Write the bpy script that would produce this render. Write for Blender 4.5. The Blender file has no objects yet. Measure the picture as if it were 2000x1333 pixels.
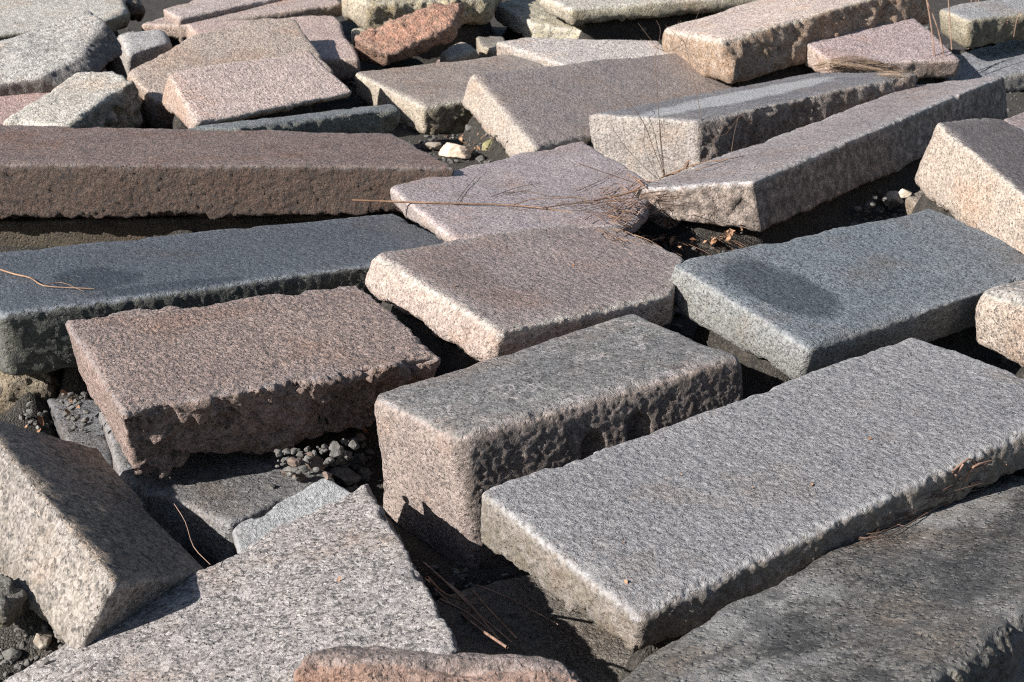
import bpy, math, random
import numpy as np

# ------------------------------------------------------------------ camera, sky, sun, exposure
F_PX = 2778.0; PITCH = math.radians(21.5); CAMZ = 1.6
SUN_EL = 30.0; SUN_FROM = (-0.875, -0.485)        # horizontal direction the light comes from
C = bpy.context.scene
cam_d = bpy.data.cameras.new('camera'); cam = bpy.data.objects.new('camera', cam_d)
C.collection.objects.link(cam); C.camera = cam
cam.location = (0, 0, CAMZ); cam.rotation_euler = (math.radians(90) - PITCH, 0, 0)
cam_d.sensor_width = 36; cam_d.lens = 36 * F_PX / 2000; cam_d.clip_end = 2000; cam_d.clip_start = 0.05
cam_d.dof.use_dof = True; cam_d.dof.focus_distance = 4.0; cam_d.dof.aperture_fstop = 9.0
W = bpy.data.worlds.new('World'); C.world = W; W.use_nodes = True
nt = W.node_tree; bg = nt.nodes['Background']
sky = nt.nodes.new('ShaderNodeTexSky'); sky.sky_type = 'NISHITA'; sky.sun_disc = False
sky.sun_elevation = math.radians(SUN_EL); sky.sun_rotation = math.atan2(SUN_FROM[0], SUN_FROM[1])
nt.links.new(sky.outputs[0], bg.inputs[0]); bg.inputs[1].default_value = 0.053
sd = bpy.data.lights.new('sun', 'SUN'); sd.energy = 5.0; sd.angle = math.radians(0.5); sd.color = (1.0, 0.965, 0.92)
sun = bpy.data.objects.new('sun', sd); C.collection.objects.link(sun)
import mathutils
_l = math.hypot(*SUN_FROM); ce = math.cos(math.radians(SUN_EL))
SUNV = mathutils.Vector((SUN_FROM[0]/_l*ce, SUN_FROM[1]/_l*ce, math.sin(math.radians(SUN_EL))))
sun.rotation_euler = SUNV.to_track_quat('Z', 'Y').to_euler(); sun.location = SUNV * 30
vs = C.view_settings; vs.view_transform = 'Standard'; vs.look = 'None'; vs.exposure = 0.97; vs.gamma = 1
col = C.collection
C.cycles.use_denoising = False; C.cycles.filter_width = 1.1

# ------------------------------------------------------------------ photograph pixel -> point in the place
CAM = np.array([0.0, 0.0, CAMZ])
def ray(u, v):
    a = (u - 1000) / F_PX; b = -(v - 666.5) / F_PX
    d = np.array([a, math.cos(PITCH) + b * math.sin(PITCH), -math.sin(PITCH) + b * math.cos(PITCH)])
    return d / np.linalg.norm(d)
def onz(u, v, z):
    d = ray(u, v); return CAM + d * ((z - CAMZ) / d[2])

# ------------------------------------------------------------------ noise (numpy)
_rs = np.random.RandomState(7)
_T = _rs.rand(64, 64, 64).astype(np.float32) * 2 - 1
def _rot(seed):
    r = np.random.RandomState(seed); q, _ = np.linalg.qr(r.randn(3, 3)); return q
_ROTS = [_rot(i) for i in range(16)]
def vnoise(P):
    i = np.floor(P).astype(np.int32); f = (P - i).astype(np.float32); f = f * f * f * (f * (f * 6 - 15) + 10)
    i0 = i & 63; i1 = (i + 1) & 63
    x0, y0, z0 = i0.T; x1, y1, z1 = i1.T; fx, fy, fz = f.T
    a = _T[x0, y0, z0]; a = a + (_T[x1, y0, z0] - a) * fx
    b = _T[x0, y1, z0]; b = b + (_T[x1, y1, z0] - b) * fx
    c = _T[x0, y0, z1]; c = c + (_T[x1, y0, z1] - c) * fx
    d = _T[x0, y1, z1]; d = d + (_T[x1, y1, z1] - d) * fx
    a = a + (b - a) * fy; c = c + (d - c) * fy
    return a + (c - a) * fz
def fbm(P, freq, octv=3, seed=0, gain=.5):
    s = 0; amp = 1; tot = 0
    for o in range(octv):
        s = s + amp * vnoise(P @ _ROTS[(seed + o) % 16].T * freq + 17.3 * (seed + o)); tot += amp; amp *= gain; freq *= 2.03
    return s / tot
def ridge(P, freq, octv=3, seed=0):
    s = 0; amp = 1; tot = 0
    for o in range(octv):
        s = s + amp * (1 - 2 * np.abs(vnoise(P @ _ROTS[(seed + o) % 16].T * freq + 9.1 * (seed + o)))); tot += amp; amp *= .5; freq *= 2.1
    return s / tot

def facets(P, size, seed):
    """broken rock: softly blended random planes, one per cell of a jittered lattice"""
    r = np.random.RandomState(seed); TB = r.rand(32, 32, 32, 7).astype(np.float32)
    X = (P @ _ROTS[seed % 16].T / size).astype(np.float32) + 40; X = X + .25 * np.stack([vnoise(X * 1.9 + 5), vnoise(X * 1.9 + 31), vnoise(X * 1.9 + 57)], 1)
    I = np.floor(X).astype(int); num = 0; den = 0
    ds = []; vs_ = []
    for a in (-1, 0, 1):
        for b in (-1, 0, 1):
            for c in (-1, 0, 1):
                J = I + [a, b, c]; k = J & 31; q = TB[k[:, 0], k[:, 1], k[:, 2]]
                dl = X - (J + q[:, :3]); ds.append((dl * dl).sum(1)); vs_.append(((q[:, 3:6] * 2 - 1) * dl).sum(1) * 1.3 + (q[:, 6] * 2 - 1) * .8)
    ds = np.sqrt(np.array(ds)); w = np.exp(-(ds - ds.min(0)) * 45 * min(1.0, .11 / size)); return (w * np.array(vs_)).sum(0) / w.sum(0)

# ------------------------------------------------------------------ implicit surface -> mesh
def surface_nets(fn, lo, hi, h):
    n = np.maximum(4, np.ceil((hi - lo) / h).astype(int) + 1)
    ax = [lo[k] + h * np.arange(n[k]) for k in range(3)]
    G = np.stack(np.meshgrid(*ax, indexing='ij'), -1).reshape(-1, 3)
    V = np.empty(len(G), np.float32)
    for s in range(0, len(G), 400000): V[s:s + 400000] = fn(G[s:s + 400000])
    V = V.reshape(n); ins = V < 0
    del G
    cs = ins[:-1, :-1, :-1].astype(np.int8)
    cnt = np.zeros(tuple(n - 1), np.int8)
    for dx in (0, 1):
        for dy in (0, 1):
            for dz in (0, 1):
                cnt += ins[dx:n[0]-1+dx, dy:n[1]-1+dy, dz:n[2]-1+dz]
    act = (cnt > 0) & (cnt < 8)
    idx = -np.ones(act.shape, np.int32); cells = np.argwhere(act); idx[act] = np.arange(len(cells))
    acc = np.zeros((len(cells), 3)); num = np.zeros(len(cells))
    cr = [(a, b, c) for a in (0, 1) for b in (0, 1) for c in (0, 1)]
    for a in cr:
        for k in range(3):
            if a[k]: continue
            b = list(a); b[k] = 1
            va = V[cells[:, 0]+a[0], cells[:, 1]+a[1], cells[:, 2]+a[2]]; vb = V[cells[:, 0]+b[0], cells[:, 1]+b[1], cells[:, 2]+b[2]]
            m = (va < 0) != (vb < 0); t = np.where(m, va / np.where(m, va - vb, 1), 0)
            p = np.tile(np.array(a, float), (len(cells), 1)); p[:, k] += t
            acc[m] += p[m]; num[m] += 1
    P = lo + h * (cells + acc / num[:, None])
    Q = []
    for k in range(3):
        u, v = [(1, 2), (2, 0), (0, 1)][k]
        sl0 = [slice(None)] * 3; sl1 = [slice(None)] * 3; sl0[k] = slice(0, -1); sl1[k] = slice(1, None)
        A = ins[tuple(sl0)]; B = ins[tuple(sl1)]
        e = np.argwhere(A != B)
        ok = (e[:, u] > 0) & (e[:, v] > 0) & (e[:, u] < n[u] - 1) & (e[:, v] < n[v] - 1); e = e[ok]
        fl = A[e[:, 0], e[:, 1], e[:, 2]]
        def cid(du, dv):
            c = e.copy(); c[:, u] += du; c[:, v] += dv; return idx[c[:, 0], c[:, 1], c[:, 2]]
        q = np.stack([cid(-1, -1), cid(0, -1), cid(0, 0), cid(-1, 0)], 1)
        q[~fl] = q[~fl][:, ::-1]
        Q.append(q)
    return P, np.concatenate(Q)

def mesh_from(name, P, Q, mats, attrs=None, smooth=True):
    me = bpy.data.meshes.new(name)
    me.vertices.add(len(P)); me.vertices.foreach_set('co', np.ascontiguousarray(P, np.float32).ravel())
    k = Q.shape[1]
    me.loops.add(Q.size); me.loops.foreach_set('vertex_index', np.ascontiguousarray(Q, np.int32).ravel())
    me.polygons.add(len(Q)); me.polygons.foreach_set('loop_start', np.arange(0, Q.size, k, dtype=np.int32))
    try: me.polygons.foreach_set('loop_total', np.full(len(Q), k, np.int32))
    except Exception: pass
    me.polygons.foreach_set('use_smooth', np.full(len(Q), smooth))
    me.update(calc_edges=True)
    for an, av in (attrs or {}).items():
        a = me.attributes.new(an, 'FLOAT', 'POINT'); a.data.foreach_set('value', np.ascontiguousarray(av, np.float32))
    for m in mats: me.materials.append(m)
    return me

def tag(o, label=None, cat=None, group=None, kind=None):
    if label: o['label'] = label
    if cat: o['category'] = cat
    if group: o['group'] = group
    if kind: o['kind'] = kind
    return o
def link(name, me, parent=None):
    o = bpy.data.objects.new(name, me); col.objects.link(o)
    if parent: o.parent = parent
    return o

# ------------------------------------------------------------------ granite material
def rgb(c, k=1.0):
    return (c[0] * k, c[1] * k, c[2] * k, 1)
class NT:
    def __init__(s, name):
        s.m = bpy.data.materials.new(name); s.m.use_nodes = True; s.t = s.m.node_tree; s.p = s.t.nodes['Principled BSDF']
    def n(s, typ, **kw):
        x = s.t.nodes.new(typ)
        for k, v in kw.items():
            if k.startswith('i_'):
                k = k[2:]; k = int(k) if k.isdigit() else k.replace('_', ' ')
                if hasattr(v, 'is_linked') or isinstance(v, bpy.types.NodeSocket): s.t.links.new(v, x.inputs[k])
                else: x.inputs[k].default_value = v
            else: setattr(x, k, v)
        return x
    def math(s, op, a, b=0.0, clamp=False):
        return s.n('ShaderNodeMath', operation=op, i_0=a, i_1=b, use_clamp=clamp).outputs[0]
    def ramp(s, f, stops, interp='LINEAR'):
        r = s.n('ShaderNodeValToRGB', i_0=f); cr = r.color_ramp; cr.interpolation = interp
        while len(cr.elements) < len(stops): cr.elements.new(0.5)
        for e, (p, c) in zip(cr.elements, stops):
            e.position = p; e.color = c if len(c) == 4 else rgb(c)
        return r.outputs[0]
    def mix(s, f, a, b, typ='MIX'):
        x = s.n('ShaderNodeMix', data_type='RGBA', blend_type=typ)
        for i, v in ((0, f), (6, a), (7, b)):
            if isinstance(v, bpy.types.NodeSocket): s.t.links.new(v, x.inputs[i])
            else: x.inputs[i].default_value = v
        return x.outputs[2]
    def noise(s, vec, scale, det=3, rough=.55):
        return s.n('ShaderNodeTexNoise', i_Vector=vec, i_Scale=scale, i_Detail=det, i_Roughness=rough).outputs[0]
    def maprange(s, v, a, b, c=0.0, d=1.0):
        return s.n('ShaderNodeMapRange', i_Value=v, i_1=a, i_2=b, i_3=c, i_4=d).outputs[0]

def granite(name, fresh, top, dark=(.05, .048, .047), grain=210, seed=0.0, streak=1.0, blotch=.35, wear=.5, wearcol=None,
            mark=None, staincol=(.05, .05, .055), moss=0.0, bump=1.0, pits=1.0, rough=.72, contrast=.72, splitcol=None, lich=.35, tool=.6, rust=.42, vein=0.0, veincol=(.34, .33, .32), lines=0.0, sheen=.16):
    """crystalline rock: three minerals per grain; a weathered skin on the tooled top, fresher colour on the broken ends"""
    N = NT(name); grain *= 1.3
    co = N.n('ShaderNodeTexCoord').outputs['Object']
    mp = N.n('ShaderNodeMapping', i_Vector=co); mp.inputs[1].default_value = (seed * 3.1, seed * 1.7, seed * 2.3); co = mp.outputs[0]
    st = N.n('ShaderNodeMapping', i_Vector=co); st.inputs[3].default_value = (1 / streak, 1, 1); sc = st.outputs[0]
    wn = N.n('ShaderNodeTexNoise', i_Vector=sc, i_Scale=grain * .7, i_Detail=2.0)
    wv = N.n('ShaderNodeVectorMath', operation='MULTIPLY_ADD', i_0=wn.outputs['Color'], i_1=(.012, .012, .012), i_2=sc).outputs[0]
    vo = N.n('ShaderNodeTexVoronoi', i_Vector=wv, i_Scale=grain)
    g = N.n('ShaderNodeSeparateColor', i_0=vo.outputs['Color']).outputs[0]
    vo2 = N.n('ShaderNodeTexVoronoi', i_Vector=wv, i_Scale=grain * .42)
    g2 = N.n('ShaderNodeSeparateColor', i_0=vo2.outputs['Color']).outputs[0]
    cl = N.noise(co, grain * .2, 4, .65)
    g = N.math('ADD', N.math('MULTIPLY', g, .48), N.math('ADD', N.math('MULTIPLY', g2, .27), N.math('MULTIPLY', cl, .5)))
    def pal(c, k):
        lum = sum(c) / 3
        lt = tuple(x * (1 + .42 * k) + .13 * lum * k for x in c); wt = tuple(lum * .2 + x * 1.2 + .22 * lum * k for x in c)
        dk = tuple(d + (x - d) * max(.08, .62 - .5 * k) for x, d in zip(c, dark))
        md = tuple(x * (1 - .24 * k) for x in c)
        return [(.37, dk), (.49, md), (.63, c), (.77, lt), (.90, wt)]
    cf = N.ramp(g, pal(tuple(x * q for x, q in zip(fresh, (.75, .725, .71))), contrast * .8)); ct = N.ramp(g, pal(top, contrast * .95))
    at = N.n('ShaderNodeAttribute', attribute_name='top').outputs['Fac']
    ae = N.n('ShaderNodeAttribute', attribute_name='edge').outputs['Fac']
    asd = N.n('ShaderNodeAttribute', attribute_name='split').outputs['Fac']
    pn = N.noise(co, 22, 4, .6)
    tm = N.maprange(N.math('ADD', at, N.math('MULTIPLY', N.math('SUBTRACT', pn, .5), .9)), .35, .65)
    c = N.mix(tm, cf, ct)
    if splitcol:
        sp = N.ramp(g, pal(splitcol, contrast)); c = N.mix(N.math('MULTIPLY', asd, N.maprange(pn, .3, .6)), c, sp)
    # lichen and grime on the weathered skin, pale crystals
    lf = N.maprange(N.noise(co, 26, 8, .72), .50, .60); c = N.mix(N.math('MULTIPLY', N.math('MULTIPLY', lf, tm), lich), c, rgb((.42, .42, .43)), 'MULTIPLY')
    wf = N.maprange(N.noise(co, 48, 6, .7), .60, .68); c = N.mix(N.math('MULTIPLY', N.math('MULTIPLY', wf, tm), lich * .7), c, rgb(tuple(min(.6, x * 1.5 + .07) for x in top)))
    if lines:       # crusts of pale lichen in broken curls
        ln = N.math('ABSOLUTE', N.math('SUBTRACT', N.noise(co, 9, 7, .62), .5))
        c = N.mix(N.math('MULTIPLY', N.math('MULTIPLY', N.maprange(ln, .004, .016, 1.0, 0.0), N.maprange(N.noise(co, 5, 3), .48, .58)), N.math('MULTIPLY', tm, lines)), c, rgb((.46, .42, .41)))
    if vein:        # long weathering streaks
        vm = N.n('ShaderNodeMapping', i_Vector=co); vm.inputs[3].default_value = (.75, 1.3, 1.3)
        c = N.mix(N.math('MULTIPLY', N.maprange(N.noise(vm.outputs[0], 3.2, 9, .68), .50, .60), vein), c, rgb(veincol))
        c = N.mix(N.math('MULTIPLY', N.maprange(N.noise(vm.outputs[0], 4.7, 9, .7), .52, .60), vein), c, rgb((.35, .35, .36)), 'MULTIPLY')
    c = N.mix(N.math('MULTIPLY', N.maprange(N.noise(co, 2.9, 9, .68), .52, .66), rust), c, rgb((.95, .68, .48)), 'MULTIPLY')
    # weathering blotches
    big = N.noise(co, 3.2, 5, .6); b2 = N.noise(co, 11, 5, .65)
    bl = N.math('ADD', N.math('MULTIPLY', N.math('SUBTRACT', big, .5), 1.6 * blotch), N.math('MULTIPLY', N.math('SUBTRACT', b2, .5), 1.1 * blotch))
    c = N.mix(1.0, c, N.n('ShaderNodeCombineColor', i_0=N.math('ADD', bl, 1.0), i_1=N.math('ADD', bl, 1.0), i_2=N.math('ADD', N.math('MULTIPLY', bl, .9), 1.0)).outputs[0], 'MULTIPLY')
    # worn, paler arrises; the wider pale rim is a sheen painted into the colour
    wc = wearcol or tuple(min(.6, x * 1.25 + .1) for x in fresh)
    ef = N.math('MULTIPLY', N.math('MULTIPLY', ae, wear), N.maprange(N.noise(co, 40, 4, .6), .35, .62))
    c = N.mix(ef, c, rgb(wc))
    if moss:
        al = N.n('ShaderNodeAttribute', attribute_name='low').outputs['Fac']
        mf = N.math('MULTIPLY', N.maprange(N.math('ADD', N.math('MULTIPLY', al, .55), N.noise(co, 9, 6, .7)), .62, .95), moss)
        c = N.mix(mf, c, N.ramp(N.noise(co, 60, 3), [(.3, (.05, .045, .025)), (.7, (.12, .10, .055))]))
    for (sx, sy, rx, ry, stg) in (mark or []):     # dark oval patches and lime marks with noisy outlines
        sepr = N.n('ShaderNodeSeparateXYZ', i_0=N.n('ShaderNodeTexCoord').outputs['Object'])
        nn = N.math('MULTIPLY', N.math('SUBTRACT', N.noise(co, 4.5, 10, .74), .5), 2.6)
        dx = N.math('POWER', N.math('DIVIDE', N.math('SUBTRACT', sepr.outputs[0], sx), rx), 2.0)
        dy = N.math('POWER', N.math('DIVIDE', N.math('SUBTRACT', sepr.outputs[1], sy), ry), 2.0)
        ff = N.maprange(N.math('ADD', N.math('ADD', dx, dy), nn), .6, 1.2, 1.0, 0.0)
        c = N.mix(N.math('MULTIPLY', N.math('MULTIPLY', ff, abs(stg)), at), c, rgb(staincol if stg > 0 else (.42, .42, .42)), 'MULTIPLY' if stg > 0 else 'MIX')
    N.t.links.new(c, N.p.inputs['Base Color'])
    N.p.inputs['Roughness'].default_value = rough
    N.t.links.new(N.math('SUBTRACT', N.maprange(g, .3, .8, rough + .1, rough - .14), N.math('MULTIPLY', at, sheen)), N.p.inputs['Roughness'])
    N.p.inputs['Specular IOR Level'].default_value = .5
    h1 = N.noise(co, 85, 6, .72); h2 = N.noise(sc, 420, 2, .6)
    pv = N.n('ShaderNodeTexVoronoi', i_Vector=wv, i_Scale=75.0); pd = N.math('MAXIMUM', N.maprange(pv.outputs['Distance'], 0.12, .48, 0.0, 1.0), N.maprange(N.n('ShaderNodeSeparateColor', i_0=pv.outputs['Color']).outputs[1], .45, .75))
    tp = N.n('ShaderNodeMapping', i_Vector=co); tp.inputs[3].default_value = (1, .62, 1)
    tl = N.math('MULTIPLY', N.math('MULTIPLY', N.maprange(N.noise(tp.outputs[0], 58, 4, .65), .36, .62), tool * .62), at)
    h1 = N.math('ADD', h1, tl)
    hh = N.math('ADD', N.math('ADD', N.math('MULTIPLY', h1, 1.0), N.math('MULTIPLY', h2, .35)), N.math('MULTIPLY', pd, .62 * pits))
    bp = N.n('ShaderNodeBump', i_Height=hh, i_Strength=.95, i_Distance=.010 * bump)
    N.t.links.new(bp.outputs[0], N.p.inputs['Normal'])
    return N.m

# ------------------------------------------------------------------ stones
STONES = []
SM = dict(lo=.005, mid=.0015, hi=.0012)             # tooled / sawn
PT = dict(lo=.005, mid=.002, hi=.0032)              # pitted, bush-hammered
HP = dict(lo=.006, mid=.002, hi=.0014, fa=0)
HM = dict(lo=.004, mid=.0015, hi=.004)
HC = dict(lo=.008, mid=.003, hi=.003, cr=.0055)               # coarse hammered
RG = dict(lo=.012, mid=.002, hi=.0022, fa=.011)               # split
VR = dict(lo=.022, mid=.003, hi=.0025, fa=.034)                # deeply broken
ME = dict(lo=.010, mid=.003, hi=.0018)              # uneven
KINDS = dict(HP=HP, HC=HC, SM=SM, PT=PT, HM=HM, RG=RG, VR=VR, ME=ME)

def frame_for(s):
    P = s['top']; c = np.mean(P, axis=0); p0 = onz(c[0], c[1], s.get('z', 0.0)); tx, ty = s['tilt']
    n = np.array([-tx, -ty, 1.0]); n /= np.linalg.norm(n)
    T = []
    for (u, v) in P:
        d = ray(u, v); T.append(CAM + d * (n @ (p0 - CAM) / (n @ d)))
    T = np.array(T); N = len(T)
    B = {}
    for i, (u, v) in s.get('b', {}).items():
        d = ray(u, v); w = T[i] - CAM
        a, k = np.linalg.solve(np.array([[d @ d, d @ n], [d @ n, n @ n]]), np.array([w @ d, w @ n]))
        B[i] = CAM + a * d
    th = s.get('t') or (np.mean([(T[i] - B[i]) @ n for i in B]) if B else .25)
    cen = T.mean(0)
    BB = []
    for i in range(N):
        if i in B and (T[i] - B[i]) @ n > .02: BB.append(B[i])
        else:
            ou = T[i] - cen; BB.append(T[i] - n * th - ou * s.get('taper', 0.0))
    return T, np.array(BB), n

def build_stone(name, s):
    T, B, n = frame_for(s); N = len(T); seed = s['seed']
    e = [np.linalg.norm(T[(i + 1) % N] - T[i]) for i in range(N)]; k = int(np.argmax(e))
    x = T[(k + 1) % N] - T[k]; x = x - n * (x @ n); x /= np.linalg.norm(x); y = np.cross(n, x)
    R = np.stack([x, y, n], 1)                       # local -> world
    org = B.mean(0)
    t = (T - org) @ R; b = (B - org) @ R
    area = sum(t[i][0] * t[(i+1) % N][1] - t[(i+1) % N][0] * t[i][1] for i in range(N)); sg = 1 if area > 0 else -1
    pl = []                                          # planes (normal, point)
    pl.append((np.array([0, 0, 1.0]), t.mean(0)))
    def lsq(pts, out):
        c = pts.mean(0); _, _, vt = np.linalg.svd(pts - c); m = vt[2]
        if m @ out < 0: m = -m
        return m, c
    for i in range(N):
        j = (i + 1) % N; ed = t[j] - t[i]; out = np.array([ed[1], -ed[0], 0]) * sg
        m, c = lsq(np.array([t[i], t[j], b[i], b[j]]), out)
        c = (t[i] + t[j]) / 2                        # keep the top edge exactly where it is
        m = m - (ed / np.linalg.norm(ed)) * (m @ ed / np.linalg.norm(ed)); m /= np.linalg.norm(m)
        pl.append((m, c))
    m, c = lsq(b, np.array([0, 0, -1.0])); pl.append((m, c))
    M = np.array([p[0] for p in pl]); D = np.array([p[0] @ p[1] for p in pl])
    rk = [KINDS[s.get('kt', 'SM')]] + [KINDS[q] for q in s.get('ks', ['ME'] * N)] + [KINDS[s.get('kb', 'RG')]]
    lo_ = np.array([q['lo'] for q in rk]); mi_ = np.array([q['mid'] for q in rk]); hi_ = np.array([q['hi'] for q in rk]); cr_ = np.array([q.get('cr', 0) for q in rk]); fa_ = np.array([q.get('fa', 0) for q in rk]); fsz = s.get('fs', .16 if VR in rk else .085)
    sp = []
    md = dict(s['m']); 
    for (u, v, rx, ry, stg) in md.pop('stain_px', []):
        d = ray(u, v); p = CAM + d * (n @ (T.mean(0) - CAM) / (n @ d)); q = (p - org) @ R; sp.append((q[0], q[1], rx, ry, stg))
    s['mat'] = granite('granite_%d' % seed, seed=seed, mark=sp, **md)
    rough_face = np.array([1.0 if q in (RG, VR, HM, HC, HP) else 0.0 for q in rk])
    scl = s.get('amp', 1.0)
    rr = s.get('r', .022)
    holes = []
    for (u, v, rad, drop) in s.get('holes', []):
        d = ray(u, v); p = CAM + d * (n @ (T.mean(0) - CAM) / (n @ d)); holes.append(((p - org) @ R, rad, drop))
    chips = []
    for (u, v, rad, dep) in s.get('chips', []):
        d = ray(u, v); p = CAM + d * (n @ (T.mean(0) - CAM) / (n @ d)); q = (p - org) @ R; q[2] -= dep; chips.append((q, rad))
    rc = np.random.RandomState(seed + 50)
    for q_ in range(s.get('spall', 4)):              # knocked-off bits along the arrises
        i = rc.randint(N); j = (i + 1) % N; f_ = rc.uniform(.08, .92); pt = t[i] * (1 - f_) + t[j] * f_; ed = t[j] - t[i]; ou = np.array([ed[1], -ed[0], 0]) * sg; ou /= np.linalg.norm(ou)
        rad = rc.uniform(.03, .085); dp = rc.uniform(.006, .02); dr = ou * rc.uniform(.5, 1) + np.array([0, 0, 1]) * rc.uniform(.25, .8); dr /= np.linalg.norm(dr)
        chips.append((pt + dr * (rad - dp), rad * .9))
    def smax(a, bb, kk):
        hh = np.maximum(kk - np.abs(a - bb), 0) / kk; return np.maximum(a, bb) + hh * hh * kk * .25
    def base(P):
        Fp = P @ M.T - D
        kk = rr * 1.5
        f = Fp[:, 0]; kk = kk * (.45 + 1.1 * np.clip(.5 + vnoise(P * 3.1 + seed), 0, 1))
        for i in range(1, len(D)): f = smax(f, Fp[:, i], kk)
        return f, Fp
    def cut(P, f):
        for (q, rad, drop) in holes:
            dz = np.maximum(0, P[:, 2] - (q[2] - drop)); hole = np.sqrt((P[:, 0] - q[0]) ** 2 + (P[:, 1] - q[1]) ** 2 + (dz * .8) ** 2) - rad; f = smax(f, -hole, .014)
        for (q, rad) in chips:
            d0 = np.linalg.norm(P - q, axis=1); m = np.where(d0 < rad * 1.5 + .03)[0]
            if len(m) == 0: continue
            Pm = P[m]; nk = min(1, .06 / rad); dd = d0[m] - rad - nk * rad * .3 * fbm(Pm, 1.3 / rad, 2, seed) - nk * rad * .12 * ridge(Pm, 4 / rad, 2, seed); f = f.copy(); f[m] = smax(f[m], -dd, .008)
        return f
    def disp(P, Fp):
        w = np.exp((Fp - Fp.max(1, keepdims=True)) / .008); w /= w.sum(1, keepdims=True)
        A, Bm, Hh = w @ lo_, w @ mi_, w @ hi_
        Pl = P + seed * 3.7
        d = A * fbm(Pl, s.get('flo', 5.0), 3, seed) + - Bm * ridge(Pl, s.get('fmid', 16.0), 3, seed + 3) + Hh * fbm(Pl, 75.0, 2, seed + 5, .6)
        if cr_.any(): d = d + (w @ cr_) * ridge(Pl, 42.0, 2, seed + 2)
        if fa_.any(): d = d + (w @ fa_) * scl * (.75 * facets(Pl, fsz, seed) + .3 * facets(Pl, fsz * .37, seed + 1))
        s2 = np.sort(Fp, axis=1); gap = s2[:, -1] - s2[:, -2]
        ew = np.exp(-(gap / .03) ** 2)
        chipn = np.maximum(0, fbm(Pl, 5.0, 4, seed + 8, .62) - .04) * 1.3
        d = d * scl + s.get('chip', .03) * .5 * ew * chipn
        return d, w, gap
    allp = np.concatenate([t, b]); pad = .06
    dist = np.linalg.norm(T.mean(0) - CAM)
    h = s.get('h') or max(.0058, dist * .0017)
    fn = lambda P: cut(P, base(P)[0])
    lo = allp.min(0) - pad; hi = allp.max(0) + pad
    P, Q = surface_nets(fn, lo, hi, h)
    eps = h * .5
    for it in range(2):
        f, Fp = base(P); fc = cut(P, f)
        g = np.stack([(fn(P + np.eye(3)[k] * eps) - fn(P - np.eye(3)[k] * eps)) / (2 * eps) for k in range(3)], 1)
        gl = np.maximum((g * g).sum(1), .2)
        d, w, gap = disp(P, Fp)
        P = P - np.clip((fc + d) / gl, -.07, .07)[:, None] * g
    f, Fp = base(P); d, w, gap = disp(P, Fp)
    topa = w[:, 0]; edge = (.55 * np.exp(-(gap / .013) ** 2) + .45 * np.exp(-gap / .045)) * np.clip(w[:, 0] * 4, 0, 1); split = w @ rough_face  # edge: narrow band is wear, broad falloff carries the painted rim sheen
    low = np.clip(1 - (P[:, 2] - b[:, 2].mean()) / max(.05, t[0][2] - b[:, 2].mean()), 0, 1)
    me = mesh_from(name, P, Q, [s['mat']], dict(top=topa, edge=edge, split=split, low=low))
    o = link(name, me); Mx = mathutils.Matrix.Identity(4)
    for i in range(3):
        for j in range(3): Mx[i][j] = R[i][j]
        Mx[i][3] = org[i]
    o.matrix_world = Mx
    tag(o, s['label'], s.get('cat', 'stone block'), s.get('group'))
    STONES.append(dict(o=o, T=T, B=B, n=n, org=org, R=R, t=t, b=b, M=M, D=D, name=name, P=P))
    return o
G = 'tumbled stone blocks of the slope'
def M_(fresh, top, **k): return dict(fresh=fresh, top=top, **k)
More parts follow.
